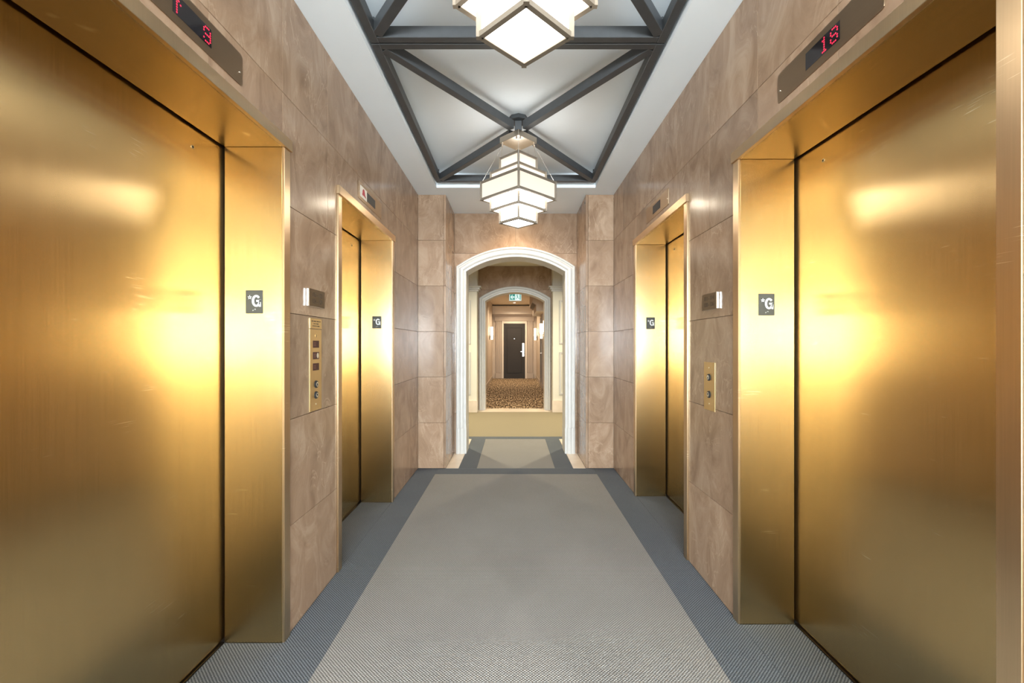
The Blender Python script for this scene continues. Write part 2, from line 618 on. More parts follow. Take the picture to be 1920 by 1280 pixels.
# niche and archway
bx('niche_carpet', (-0.40 + g2, Y_PIL, -0.0118), (0.40 - g2, 6.10, 0), 'runner', floor)
for s in (-1, 1):
    bx('niche_carpet_border', (s * 0.40, Y_PIL, -0.0118), (s * 0.585, 6.10, 0), 'border', floor)
    bx('marble_strip', (s * 0.587, Y_PIL, -0.0118), (s * 0.714, 6.10, 0.001), 'marble', floor)
bx('carpet_band', (-3.4, 6.102, -0.0118), (3.4, 6.26, 0), 'border', floor)
bx('corridor_carpet', (-3.4, 6.262, -0.0118), (3.4, 8.58, 0.001), 'beige_carpet', floor)
for s in (-1, 1):
    bx('corridor_carpet', (s * 0.716, 5.58, -0.0118), (s * 3.4, 6.10, 0.001), 'beige_carpet', floor)
bx('marble_threshold', (-0.72, 8.582, -0.0118), (0.72, 9.02, 0.004), 'marble', floor)
bx('hallway_carpet', (-0.83, 9.022, -0.0118), (0.83, 17.2, 0.002), 'hall_carpet', floor)
bx('lobby_carpet', (-3.5, -7.0, -0.0118), (3.5, -0.502, 0), 'runner', floor)

# ------------------------------------------------------------------ hall side walls: backing + stone tiles
def poly_minus(y0, y1, z0, z1, doors):
    """tile rectangle minus the elevator openings -> polygon in (y, z)"""
    for (d0, d1) in doors:
        if y1 <= d0 + 1e-6 or y0 >= d1 - 1e-6 or z0 >= HEAD:
            continue
        if y0 >= d0 - 1e-6 and y1 <= d1 + 1e-6:
            if z1 <= HEAD:
                return None
            return [(y0, HEAD), (y1, HEAD), (y1, z1), (y0, z1)]
        if z1 <= HEAD:
            if y0 < d0:
                return [(y0, z0), (d0, z0), (d0, z1), (y0, z1)]
            return [(d1, z0), (y1, z0), (y1, z1), (d1, z1)]
        if y0 < d0:
            return [(y0, z0), (d0, z0), (d0, HEAD), (y1, HEAD), (y1, z1), (y0, z1)]
        return [(d1, z0), (y1, z0), (y1, z1), (y0, z1), (y0, HEAD), (d1, HEAD)]
    return [(y0, z0), (y1, z0), (y1, z1), (y0, z1)]


def shrink(poly, g):
    """inset an axis-aligned polygon by g"""
    n = len(poly)
    out = []
    area2 = sum(poly[i][0] * poly[(i + 1) % n][1] - poly[(i + 1) % n][0] * poly[i][1] for i in range(n))
    sg = 1 if area2 > 0 else -1
    for i in range(n):
        a, b, c = Vector(poly[i - 1]), Vector(poly[i]), Vector(poly[(i + 1) % n])
        d1, d2 = (b - a).normalized(), (c - b).normalized()
        n1, n2 = Vector((-d1.y, d1.x)) * sg, Vector((-d2.y, d2.x)) * sg
        out.append(tuple(b + (n1 + n2) * g))
    return out


def side_wall(name, s, joints):
    doors = [(ELEV[k][1], ELEV[k][2]) for k in ELEV if ELEV[k][0] == s]
    bm = bmesh.new()
    ys = [0.0] + [v for d in doors for v in d] + [Y_END]
    for i in range(0, len(ys), 2):
        box_bm(bm, (S(s, -0.0205), ys[i], 0), (S(s, -0.19), ys[i + 1], HZ))
    for d0, d1 in doors:
        box_bm(bm, (S(s, -0.0205), d0, HEAD + 0.0), (S(s, -0.19), d1, HZ))
    wall = obj(name, bm, 'grout', kind='structure')
    js = [0.0] + [j for j in joints if 0.05 < j < Y_PIL - 0.05] + [Y_PIL]
    edges = [0.0] + [v for d in doors for v in d] + [Y_PIL]
    for r in range(6):
        z0, z1 = r * ROW, (r + 1) * ROW
        if r < 4:
            cells = [(edges[i], edges[i + 1]) for i in range(0, len(edges), 2)]
        else:
            cells = [(js[i], js[i + 1]) for i in range(len(js) - 1)]
        for y0, y1 in cells:
            p = poly_minus(y0, y1, z0, z1, doors)
            if p is None:
                continue
            if r == 0:
                p = [(a, max(b, 0.0)) for a, b in p]
            p = shrink(p, GAP)
            bm = bmesh.new()
            prism_bm(bm, [(S(s, 0), a, b) for a, b in p], (s * 0.02, 0, 0))
            obj('stone_tile', bm, 'tile', wall, bevel=0.0007)
    return wall


wall_left = side_wall('wall_left', -1, [1.46 + 0.467 * k for k in range(-3, 7)])
wall_right = side_wall('wall_right', 1, [1.432 + 0.472 * k for k in range(-3, 7)])

# end pilasters: face tiles and mitred side tiles of the niche
for s, nm, wl in ((-1, 'left', wall_left), (1, 'right', wall_right)):
    pil = bx('wall_pilaster_' + nm, (s * 0.9995, Y_PIL + 0.021, 0), (s * 0.7385, Y_END + 0.2, HZ), 'grout', kind='structure')
    for r in range(6):
        z0, z1 = r * ROW + GAP, (r + 1) * ROW - GAP
        bx('stone_tile', (s * 0.9992, Y_PIL, z0), (s * (0.738 + GAP), Y_PIL + 0.02, z1), 'tile', pil, 0.0008)
        bx('stone_tile', (s * (0.738 - GAP), Y_PIL - 0.0005, z0), (s * NX, Y_END - 0.0, z1), 'tile', pil, 0.0012)

# ------------------------------------------------------------------ arch walls
AC, AR = 1.235, 1.045        # arch centre height, inner radius
JX = 0.573                   # inner half width


def arch_z(x, r):
    return AC + math.sqrt(max(0.0, r * r - x * x))


def arch_backing(name, y0, y1, ox, r, half, ztop, mat):
    """wall with a segmental-arch opening, extruded y0..y1"""
    bm = bmesh.new()
    for s in (-1, 1):
        if half > ox:
            box_bm(bm, (s * ox, y0, 0), (s * half, y1, ztop))
    n = 20
    xs = [-ox + 2 * ox * i / n for i in range(n + 1)]
    for a, b in zip(xs[:-1], xs[1:]):
        prism_bm(bm, [(a, y0, arch_z(a, r)), (b, y0, arch_z(b, r)), (b, y0, ztop), (a, y0, ztop)], (0, y1 - y0, 0))
    bmesh.ops.remove_doubles(bm, verts=bm.verts[:], dist=1e-5)
    return obj(name, bm, mat, kind='structure')


def arch_tiles(wall, y, ox, r):
    for s in (-1, 1):
        # top row, one each side of the centre joint
        bx('stone_tile', (s * GAP, y, 5 * ROW + GAP), (s * (NX - 0.001), y + 0.02, HZ - GAP), 'tile', wall, 0.0008)
        pts = [(s * (NX - 0.001), 4 * ROW + GAP), (s * ox, 4 * ROW + GAP)]
        n = 10
        for i in range(n + 1):
            x = ox + (GAP - ox) * i / n
            pts.append((s * x, arch_z(x, r)))
        pts += [(s * GAP, 5 * ROW - GAP), (s * (NX - 0.001), 5 * ROW - GAP)]
        bm = bmesh.new()
        prism_bm(bm, [(a, y, b) for a, b in pts], (0, 0.02, 0))
        obj('stone_tile', bm, 'tile', wall)
        for row in range(4):
            bx('stone_tile', (s * ox, y, row * ROW + GAP), (s * (NX - 0.001), y + 0.02, (row + 1) * ROW - GAP), 'tile', wall, 0.0008)


def arch_casing(name, y, back):
    """moulded white casing with jamb lining, swept round the opening; plinth blocks below"""
    prof = [(0.0, -back), (0.0, 0.036), (0.004, 0.042), (0.020, 0.042), (0.023, 0.036), (0.029, 0.036), (0.033, 0.046),
            (0.045, 0.053), (0.060, 0.055), (0.072, 0.050), (0.077, 0.042), (0.092, 0.040), (0.095, 0.050),
            (0.108, 0.050), (0.116, 0.040), (0.118, 0.0)]
    z_pl = 0.30
    bm = bmesh.new()
    rings = []
    n = 28
    pls = []
    for off, pr in prof:
        x = JX + off
        zs = AC + math.sqrt((AR + off) ** 2 - x * x)
        a0 = math.atan2(zs - AC, x)
        line = [(x, z_pl)] + [((AR + off) * math.cos(a0 + (math.pi - 2 * a0) * i / n),
                               AC + (AR + off) * math.sin(a0 + (math.pi - 2 * a0) * i / n)) for i in range(n + 1)] + [(-x, z_pl)]
        rings.append([bm.verts.new((a, y - pr, b)) for a, b in line])
        pls.append((x, pr))
    for i in range(len(rings) - 1):
        for j in range(len(rings[0]) - 1):
            bm.faces.new((rings[i][j], rings[i][j + 1], rings[i + 1][j + 1], rings[i + 1][j]))
    c = obj(name, bm, 'white_trim', kind='structure')
    for s in (-1, 1):
        bm = bmesh.new()
        pts = [(s * (JX - 0.002), y + back, 0.001)] + [(s * (JX + off - (0.002 if i < 2 else 0)), y - pr - 0.003, 0.001)
               for i, (off, pr) in enumerate(prof) if i in (1, 3, 4, 6, 8, 10, 12, 14)] + [(s * (JX + 0.121), y, 0.001), (s * (JX + 0.10), y + back, 0.001)]
        prism_bm(bm, pts, (0, 0, z_pl - 0.002))
        obj('plinth_block', bm, 'white_trim', c)
    return c


wall_end = arch_backing('wall_end', Y_END + 0.021, Y_END + 0.25, 0.66, 1.10, 3.5, HZ, 'grout')
arch_tiles(wall_end, Y_END, 0.62, 1.085)
trim_1 = arch_casing('trim_1', Y_END, 0.25)

# ------------------------------------------------------------------ ceiling of the elevator hall: soffit with a long recess
RX, RY0, RY1, RZ = 0.776, 0.255, 4.444, 2.937
bm = bmesh.new()
for s in (-1, 1):
    box_bm(bm, (s * RX, -0.02, HZ), (s * 1.19, Y_END + 0.02, RZ + 0.1))
box_bm(bm, (-RX, RY1, HZ), (RX, Y_END + 0.02, RZ + 0.1))
box_bm(bm, (-RX, -0.02, HZ), (RX, RY0, RZ + 0.1))
box_bm(bm, (-RX, RY0, RZ), (RX, RY1, RZ + 0.1))
obj('ceiling', bm, 'white', kind='structure')

# ------------------------------------------------------------------ cross corridor beyond the arch
bx('ceiling_corridor', (-3.5, Y_END + 0.251, HZ), (3.5, 9.1, HZ + 0.1), 'cream_wall', kind='structure')
for s, nm in ((-1, 'left'), (1, 'right')):
    bx('wall_corridor_end_' + nm, (s * 3.45, Y_END + 0.251, 0), (s * 3.55, 9.0, HZ), 'cream_wall', kind='structure')
    wf = bx('wall_corridor_' + nm, (s * 0.712, 8.53, 0), (s * 3.45, 9.09, HZ), 'cream_wall', kind='structure')
    # moulded capital, base and two framed panels of the wainscot
    bm = bmesh.new()
    for k, (e, z0, z1) in enumerate(((0.030, 2.262, 2.30), (0.055, 2.30, 2.335), (0.080, 2.335, 2.362))):
        box_bm(bm, (s * (0.712 - e), 8.53 - e, z0), (s * 3.4, 8.70, z1))
    obj('capital_moulding', bm, 'white_trim', wf, bevel=0.004)
    bx('marble_base', (s * 0.700, 8.50, 0.001), (s * 3.4, 8.535, 0.225), 'marble', wf, 0.003)
    bm = bmesh.new()
    prism_bm(bm, [(s * 0.735, 8.522, HZ), (s * 3.0, 8.522, HZ), (s * 3.0, 8.522, 2.362), (s * 0.700, 8.522, 2.362)], (0, 0.2, 0))
    obj('tapered_frieze', bm, 'white_trim', wf)
    for z0, z1 in ((0.33, 1.13), (1.28, 2.10)):
        bm = bmesh.new()
        x0, x1, t = 0.83, 1.60, 0.035
        box_bm(bm, (s * x0, 8.512, z0), (s * (x0 + t), 8.53, z1))
        box_bm(bm, (s * (x1 - t), 8.512, z0), (s * x1, 8.53, z1))
        box_bm(bm, (s * (x0 + t), 8.512, z0), (s * (x1 - t), 8.53, z0 + t))
        box_bm(bm, (s * (x0 + t), 8.512, z1 - t), (s * (x1 - t), 8.53, z1))
        obj('panel_moulding', bm, 'white_trim', wf, bevel=0.004)

wall_back = arch_backing('wall_hallway_arch', 8.861, 9.10, 0.66, 1.10, 0.712, HZ, 'grout')
arch_tiles(wall_back, 8.84, 0.62, 1.085)
trim_2 = arch_casing('trim_2', 8.84, 0.27)

# ------------------------------------------------------------------ far hallway
HW = 0.83
HC = 2.77
bx('ceiling_hallway', (-HW - 0.1, 9.1, HC), (HW + 0.1, 17.4, HC + 0.1), 'hall_ceiling', kind='structure')
for s, nm in ((-1, 'left'), (1, 'right')):
    bx('wall_hallway_' + nm, (s * HW, 9.1, 0), (s * (HW + 0.1), 17.3, HC), 'hall_wall', kind='structure')
    bx('baseboard_' + nm, (s * (HW - 0.015), 9.11, 0.002), (s * (HW - 0.0005), 17.15, 0.12), 'hall_trim', kind='structure')
we = bx('wall_hallway_end', (-HW, 17.2, 0), (HW, 17.3, HC), 'hall_wall', kind='structure')
bx('bulkhead', (-HW + 0.001, 16.95, 2.415), (HW - 0.001, 17.199, HC - 0.05), 'hall_casing', we, 0.004)
bm = bmesh.new()
box_bm(bm, (-0.80, 17.08, 2.36), (0.80, 17.199, 2.414))
box_bm(bm, (-0.77, 17.12, 2.325), (0.77, 17.199, 2.36))
obj('cornice', bm, 'hall_trim', we, bevel=0.004)
bx('entablature', (-0.74, 17.14, 2.17), (0.74, 17.199, 2.325), 'hall_trim', we, 0.003)
for s in (-1, 1):
    bm = bmesh.new()
    box_bm(bm, (s * 0.49, 17.165, 0.20), (s * 0.70, 17.199, 2.17))
    for k in range(4):
        x = 0.505 + k * 0.048
        box_bm(bm, (s * x, 17.150, 0.22), (s * (x + 0.036), 17.166, 2.15))
    obj('fluted_pilaster', bm, 'hall_trim', we, bevel=0.003)
    bx('pilaster_base', (s * 0.475, 17.13, 0.003), (s * 0.72, 17.199, 0.20), 'hall_trim', we, 0.006)
bm = bmesh.new()
for s in (-1, 1):
    box_bm(bm, (s * 0.405, 17.15, 0.003), (s * 0.475, 17.199, 2.16))
box_bm(bm, (-0.405, 17.15, 2.075), (0.405, 17.199, 2.16))
obj('door_casing', bm, 'hall_casing', we, bevel=0.003)
# end door
d1 = bx('door_1', (-0.402, 17.165, 0.008), (0.402, 17.199, 2.072), 'door_dark', bevel=0.002, kind='structure')
bm = bmesh.new()
for lo, hi in (((-0.29, 0.21), (-0.265, 1.93)), ((0.265, 0.21), (0.29, 1.93)), ((-0.265, 0.21), (0.265, 0.235)), ((-0.265, 1.905), (0.265, 1.93))):
    box_bm(bm, (lo[0], 17.152, lo[1]), (hi[0], 17.166, hi[1]))
obj('panel_moulding', bm, 'door_dark', d1, bevel=0.004)
bx('inset_panel', (-0.262, 17.160, 0.238), (0.262, 17.166, 1.902), 'door_dark', d1, 0.002)
lk = bx('lock_plate', (0.295, 17.140, 0.83), (0.375, 17.166, 1.34), 'nickel', d1, 0.008, seg=2)
bm = bmesh.new()
cyl_bm(bm, (0.335, 17.141, 1.02), (0.335, 17.10, 1.02), 0.014)
bar_bm(bm, (0.345, 17.105, 1.02), (0.235, 17.105, 1.02), 0.02, 0.022)
obj('lever_handle', bm, 'silver', lk, bevel=0.002)
bm = bmesh.new()
cyl_bm(bm, (0, 17.161, 1.50), (0, 17.152, 1.50), 0.010)
obj('peephole', bm, 'silver', d1)


def side_door(name, s, y0, y1, mat, handle_y):
    d = bx(name, (s * (HW - 0.012), y0, 0.01), (s * (HW - 0.0005), y1, 2.07), mat, bevel=0.002, kind='structure')
    bm = bmesh.new()
    for a, b in ((y0 - 0.09, y0 - 0.002), (y1 + 0.002, y1 + 0.09)):
        box_bm(bm, (s * (HW - 0.035), a, 0.003), (s * (HW - 0.0005), b, 2.16))
    box_bm(bm, (s * (HW - 0.035), y0 - 0.002, 2.073), (s * (HW - 0.0005), y1 + 0.002, 2.16))
    obj('door_casing', bm, 'hall_trim', d, bevel=0.004)
    bm = bmesh.new()
    x = s * (HW - 0.019)
    for a, b, c, e in ((y0 + 0.12, y0 + 0.15, 0.22, 1.93), (y1 - 0.15, y1 - 0.12, 0.22, 1.93),
                       (y0 + 0.15, y1 - 0.15, 0.22, 0.25), (y0 + 0.15, y1 - 0.15, 1.90, 1.93)):
        box_bm(bm, (s * (HW - 0.022), a, c), (s * (HW - 0.011), b, e))
    obj('panel_moulding', bm, mat, d, bevel=0.003)
    lp = bx('lock_plate', (s * (HW - 0.03), handle_y - 0.04, 0.85), (s * (HW - 0.011), handle_y + 0.04, 1.30), 'silver', d, 0.006)
    bm = bmesh.new()
    cyl_bm(bm, (s * (HW - 0.029), handle_y, 1.02), (s * (HW - 0.07), handle_y, 1.02), 0.012)
    bar_bm(bm, (s * (HW - 0.066), handle_y - 0.01, 1.02), (s * (HW - 0.066), handle_y + 0.11, 1.02), 0.018, 0.02)
    obj('lever_handle', bm, 'silver', lp, bevel=0.002)
    return d


side_door('door_2', -1, 11.35, 12.20, 'hall_trim', 11.45)
side_door('door_3', 1, 13.35, 14.20, 'door_green', 13.45)

# bulkhead on the right-hand wall with a sloping air grille
bm = bmesh.new()
prof = [(0.47, HC), (0.47, 2.41), (0.57, 2.33), (0.57, 2.16), (HW - 0.001, 2.16), (HW - 0.001, HC)]
prism_bm(bm, [(a, 12.0, b) for a, b in prof], (0, 2.2, 0))
bh = obj('trim_3', bm, 'hall_wall', kind='structure')
vg = thing('air_grille', (0.52, 12.9, 2.37), 'dark slatted air grille on the sloping bulkhead over the hallway door', 'air vent')
bm = bmesh.new()
dx, dz = 0.10, -0.08
L = math.hypot(dx, dz)
ux, uz = dx / L, dz / L
nx, nz_ = -0.62, -0.785       # facing down and into the hallway
def gp(t, y, o):
    return (0.47 + dx * t + nx * o, y, 2.41 + dz * t + nz_ * o)
bm = bmesh.new()
for ya, yb, ta, tb in ((12.04, 12.10, 0.04, 0.96), (13.9, 13.96, 0.04, 0.96), (12.10, 13.9, 0.04, 0.10), (12.10, 13.9, 0.90, 0.96)):
    prism_bm(bm, [gp(ta, ya, 0.001), gp(tb, ya, 0.001), gp(tb, yb, 0.001), gp(ta, yb, 0.001)], (nx * 0.012, 0, nz_ * 0.012))
obj('frame', bm, 'hall_trim', vg)
bm = bmesh.new()
prism_bm(bm, [gp(0.1, 12.10, 0.001), gp(0.9, 12.10, 0.001), gp(0.9, 13.9, 0.001), gp(0.1, 13.9, 0.001)], (nx * 0.002, 0, nz_ * 0.002))
obj('dark_backing', bm, 'black', vg)
for k in range(6):
    t = 0.16 + k * 0.125
    bm = bmesh.new()
    prism_bm(bm, [gp(t, 12.10, 0.004), gp(t + 0.05, 12.10, 0.004), gp(t + 0.05, 13.9, 0.004), gp(t, 13.9, 0.004)], (nx * 0.006, 0, nz_ * 0.006))
    obj('slat', bm, 'hall_trim', vg)

# wall sconces
def sconce(s, y, label):
    x = s * (HW - 0.085)
    t = thing('wall_sconce', (s * HW, y, 1.62), label, 'wall light', 'hallway wall sconces')
    bx('wall_plate', (s * (HW - 0.018), y - 0.045, 1.44), (s * (HW - 0.001), y + 0.045, 1.60), 'dark_metal', t, 0.004)
    bm = bmesh.new()
    bar_bm(bm, (s * (HW - 0.017), y, 1.535), (x, y, 1.535), 0.03, 0.02)
    obj('arm', bm, 'dark_metal', t, bevel=0.002)
    bm = bmesh.new()
    cyl_bm(bm, (x, y, 1.575), (x, y, 1.86), 0.042, seg=20)
    obj('glass_shade', bm, 'sconce', t)
    for z in (1.515, 1.560):
        bm = bmesh.new()
        cyl_bm(bm, (x, y, z), (x, y, z + 0.014), 0.052, seg=20)
        obj('metal_band', bm, 'dark_metal', t)
    bm = bmesh.new()
    cyl_bm(bm, (x, y, 1.530), (x, y, 1.559), 0.044, seg=20)
    obj('glass_ring', bm, 'sconce_low', t)
    bm = bmesh.new()
    cyl_bm(bm, (x, y, 1.44), (x, y, 1.514), 0.034, 0.042, seg=20)
    obj('glass_cup', bm, 'sconce_low', t)
    return t


sconce(-1, 15.0, 'lit glass tube sconce past the pale door, opposite the air grille wall')
sconce(1, 11.2, 'lit glass tube sconce before the hallway bulkhead, closest to the arch')
sconce(1, 12.7, 'lit glass tube sconce on the wall underneath the air grille bulkhead')
sconce(1, 16.3, 'lit glass tube sconce nearest the charcoal door, beyond the grey green door')

# exit sign hanging from the hallway ceiling
EY = 11.0
ex = thing('exit_sign', (0.015, EY, 2.77), 'green and white lit exit sign with arrow and running figure hung from hallway ceiling', 'exit sign')
bx('housing', (-0.14, EY, 2.322), (0.17, EY + 0.05, 2.532), 'steel_grey', ex, 0.004)
bx('ceiling_mount', (-0.045, EY + 0.005, 2.533), (0.075, EY + 0.045, 2.769), 'steel_grey', ex, 0.003)
fp = bx('lit_face', (-0.128, EY - 0.004, 2.336), (0.158, EY - 0.0005, 2.508), 'exit_white', ex)
gx = bx('green_field', (-0.115, EY - 0.0055, 2.348), (0.008, EY - 0.0045, 2.497), 'exit_green', fp)
bm = bmesh.new()
ya = EY - 0.0068
ax0, az0 = -0.055, 2.422
prism_bm(bm, [(ax0 - 0.048, ya, az0), (ax0 - 0.004, ya, az0 + 0.052), (ax0 + 0.016, ya, az0 + 0.052), (ax0 - 0.014, ya, az0 + 0.015),
              (ax0 + 0.050, ya, az0 + 0.015), (ax0 + 0.050, ya, az0 - 0.015), (ax0 - 0.014, ya, az0 - 0.015), (ax0 + 0.016, ya, az0 - 0.052),
              (ax0 - 0.004, ya, az0 - 0.052)], (0, 0.001, 0))
obj('arrow', bm, 'exit_white', fp)
bm = bmesh.new()
def seg2(a, b, wd):
    bar_bm(bm, (a[0], EY - 0.006, a[1]), (b[0], EY - 0.006, b[1]), 0.002, wd, up=(0.3, 0, 0.95) if abs(a[0] - b[0]) > abs(a[1] - b[1]) else (1, 0, 0.1))
cyl_bm(bm, (0.058, EY - 0.007, 2.480), (0.058, EY - 0.005, 2.480), 0.011, seg=12)
for a, b, wd in (((0.058, 2.464), (0.072, 2.415), 0.017), ((0.070, 2.417), (0.044, 2.395), 0.011), ((0.044, 2.395), (0.032, 2.362), 0.010),
                 ((0.074, 2.417), (0.088, 2.390), 0.011), ((0.088, 2.390), (0.116, 2.384), 0.010), ((0.058, 2.458), (0.036, 2.440), 0.008),
                 ((0.062, 2.456), (0.090, 2.442), 0.008)):
    seg2(a, b, wd)
obj('running_figure', bm, 'exit_green', fp)
bm = bmesh.new()
box_bm(bm, (0.122, EY - 0.0055, 2.350), (0.144, EY - 0.0045, 2.492))
obj('doorway_mark', bm, 'exit_green', fp)

# ------------------------------------------------------------------ lobby behind the camera
bx('ceiling_lobby', (-3.5, -7.1, HZ), (3.5, -0.021, HZ + 0.1), 'white', kind='structure')
for s, nm in ((-1, 'left'), (1, 'right')):
    bx('wall_lobby_' + nm, (s * 3.5, -7.1, 0), (s * 3.6, -0.02, HZ), 'lobby_wall', kind='structure')
    bx('wall_lobby_front_' + nm, (s * 1.0, -0.12, 0), (s * 3.5, -0.0005, HZ), 'lobby_wall', kind='structure')
WX, WZ0, WZ1 = 2.55, 0.85, 2.25
bm = bmesh.new()
for lo, hi in (((-3.5, 0), (-WX, HZ)), ((WX, 0), (3.5, HZ)), ((-WX, 0), (WX, WZ0)), ((-WX, WZ1), (WX, HZ))):
    box_bm(bm, (lo[0], -7.1, lo[1]), (hi[0], -7.0, hi[1]))
obj('wall_lobby_back', bm, 'lobby_wall', kind='structure')
w1 = bx('window_1', (-WX, -7.06, WZ0), (WX, -7.05, WZ1), 'pane', kind='structure')
bm = bmesh.new()
for k in range(5):
    x = -WX + k * (2 * WX - 0.04) / 4
    box_bm(bm, (x, -7.04, WZ0), (x + 0.04, -6.99, WZ1))
box_bm(bm, (-WX, -7.04, WZ0), (WX, -6.99, WZ0 + 0.04))
box_bm(bm, (-WX, -7.04, WZ1 - 0.04), (WX, -6.99, WZ1))
obj('window_frame', bm, 'white_trim', w1)

# ------------------------------------------------------------------ elevators
ELEV_LABEL = {
    'L1': 'brushed brass elevator entrance under the indicator showing a red arrow and 9',
    'L2': 'brushed brass elevator entrance under the indicator with a red hat emblem',
    'R1': 'brushed brass elevator entrance under the indicator showing a red 18',
    'R2': 'brushed brass elevator entrance under the plain indicator with a small blank screen',
}
SIGN_LABEL = {
    'L1': 'dark star G plate in the elevator frame under the red arrow and single digit',
    'L2': 'dark star G plate inside the elevator frame below the red hat emblem',
    'R1': 'dark star G plate in the elevator frame under the red two digit number',
    'R2': 'dark star G plate inside the elevator frame with the small blank screen above',
}
DV = -0.255                   # door face, behind the wall face


def elevator(key):
    s, y0, y1 = ELEV[key]
    t = thing('elevator_entrance', (S(s, 0), (y0 + y1) / 2, 0), ELEV_LABEL[key], 'elevator', 'elevators of the hall')
    jw = 0.050
    for a, b in ((y0, y0 + jw), (y1 - jw, y1)):
        bm = bmesh.new()
        box_bm(bm, (S(s, -0.243), a + 0.0003, 0.0005), (S(s, -0.0005), b - 0.0003, 2.094))
        fj = obj('frame_jamb', bm, 'brass', t, bevel=0.001, seg=1)
        bm = bmesh.new()
        box_bm(bm, (S(s, 0.0), a + 0.0003, 0.0005), (S(s, 0.010), b - 0.0003, 2.094))
        obj('jamb_face', bm, 'brass_face', fj, bevel=0.0012, seg=1)
    bm = bmesh.new()
    box_bm(bm, (S(s, -0.243), y0 + 0.0005, 2.0945), (S(s, 0.0), y1 - 0.0005, HEAD - 0.001))
    fh = obj('frame_head', bm, 'brass_y', t, bevel=0.001, seg=1)
    bm = bmesh.new()
    box_bm(bm, (S(s, 0.0005), y0 - 0.006, 2.0945), (S(s, 0.018), y1 + 0.006, HEAD + 0.002))
    obj('head_face', bm, 'brass_face', fh, bevel=0.0012, seg=1)
    dp = bx('door_panel', (S(s, DV), y0 + 0.01, 0.010), (S(s, DV - 0.03), y1 - 0.01, 2.13), 'brass', t, 0.0015)
    # emergency key hole near the top of the door
    ky = y1 - jw - 0.175
    bm = bmesh.new()
    cyl_bm(bm, (S(s, DV + 0.002), ky, 2.018), (S(s, DV - 0.001), ky, 2.018), 0.0075, seg=14)
    kh = obj('key_hole_ring', bm, 'nickel', dp)
    bm = bmesh.new()
    cyl_bm(bm, (S(s, DV + 0.0026), ky, 2.018), (S(s, DV + 0.0018), ky, 2.018), 0.0045, seg=12)
    obj('key_hole', bm, 'black', t)
    bx('sill', (S(s, -0.2445), y0 + jw, 0.0), (S(s, -0.29), y1 - jw, 0.005), 'dark_metal', t)
    # added black sheet, blocks light and stands for shaft darkness behind the gaps
    bx('shaft_light_block', (S(s, -0.34), y0 - 0.02, 0), (S(s, -0.36), y1 + 0.02, 2.3), 'black', t)
    return t


for k in ELEV:
    elevator(k)


def star_pts(cx, cz, r0, r1, n=5):
    return [(cx + (r0 if i % 2 == 0 else r1) * math.sin(math.pi * i / n), cz + (r0 if i % 2 == 0 else r1) * math.cos(math.pi * i / n)) for i in range(2 * n)]


def g_letter(bm, cx, cz, w_, h_, t_, y, d):
    """bold sans G as a band of quads plus its bar and spur"""
    n = 26
    a0, a1 = R(38), R(345)
    outer, inner = [], []
    for i in range(n + 1):
        a = a0 + (a1 - a0) * i / n
        outer.append((cx + w_ / 2 * math.cos(a), cz + h_ / 2 * math.sin(a)))
        inner.append((cx + (w_ / 2 - t_) * math.cos(a), cz + (h_ / 2 - t_ * 0.92) * math.sin(a)))
    for i in range(n):
        prism_bm(bm, [(p[0], y, p[1]) for p in (outer[i], outer[i + 1], inner[i + 1], inner[i])], (0, d, 0))
    box_bm(bm, (cx + w_ * 0.02, y, cz - t_ * 0.42), (cx + w_ / 2 + 0.0006, y + d, cz + t_ * 0.42))
    box_bm(bm, (cx + w_ / 2 - t_ * 0.75, y, cz - h_ / 2 + 0.0004), (cx + w_ / 2 + 0.0006, y + d, cz + t_ * 0.3))


def floor_plate(key):
    s, y0, y1 = ELEV[key]
    yf = y1 - 0.050                         # face of the far jamb's return
    cx = S(s, -0.117)
    cz = 1.440
    t = thing('floor_plate', (cx, yf, cz), SIGN_LABEL[key], 'sign', 'star G plates in the elevator frames')
    bx('plate', (cx - 0.036, yf - 0.003, cz - 0.049), (cx + 0.036, yf - 0.0002, cz + 0.049), 'sign_grey', t, 0.0012)
    bm = bmesh.new()
    g_letter(bm, cx + 0.0100, cz + 0.004, 0.037, 0.050, 0.0092, yf - 0.0048, 0.0018)
    obj('letter', bm, 'sign_white', t)
    bm = bmesh.new()
    o = star_pts(cx - 0.0175, cz + 0.019, 0.0098, 0.0042)
    i_ = star_pts(cx - 0.0175, cz + 0.019, 0.0052, 0.0021)
    for a in range(10):
        b = (a + 1) % 10
        prism_bm(bm, [(p[0], yf - 0.0046, p[1]) for p in (o[a], o[b], i_[b], i_[a])], (0, 0.0016, 0))
    obj('star', bm, 'sign_white', t)
    bm = bmesh.new()
    for dx_, dz_ in ((-0.005, -0.001), (-0.002, -0.001), (0.003, 0.003), (0.006, 0.001), (0.006, 0.004), (-0.005, -0.004)):
        cyl_bm(bm, (cx + dx_, yf - 0.003, cz - 0.034 + dz_), (cx + dx_, yf - 0.0042, cz - 0.034 + dz_), 0.0011, 0.0007, seg=8)
    obj('braille_dots', bm, 'sign_white', t)
    return t


for k in ELEV:
    floor_plate(k)

# ------------------------------------------------------------------ indicators over the elevators
DIGIT = {
    '9': ['01110', '10001', '10001', '01111', '00001', '10001', '01110'],
    '1': ['00100', '01100', '00100', '00100', '00100', '00100', '01110'],
    '8': ['01110', '10001', '10001', '01110', '10001', '10001', '01110'],
    'u': ['00100', '01110', '10101', '00100', '00100', '00100', '00100'],
}
IND_LABEL = {
    'L1': 'bronze indicator plate with red dot arrow and number 9',
    'L2': 'bronze indicator plate with a red hat emblem beside a dark screen',
    'R1': 'bronze indicator plate with red dot number 18',
    'R2': 'bronze indicator plate with only a small blank dark screen',
}


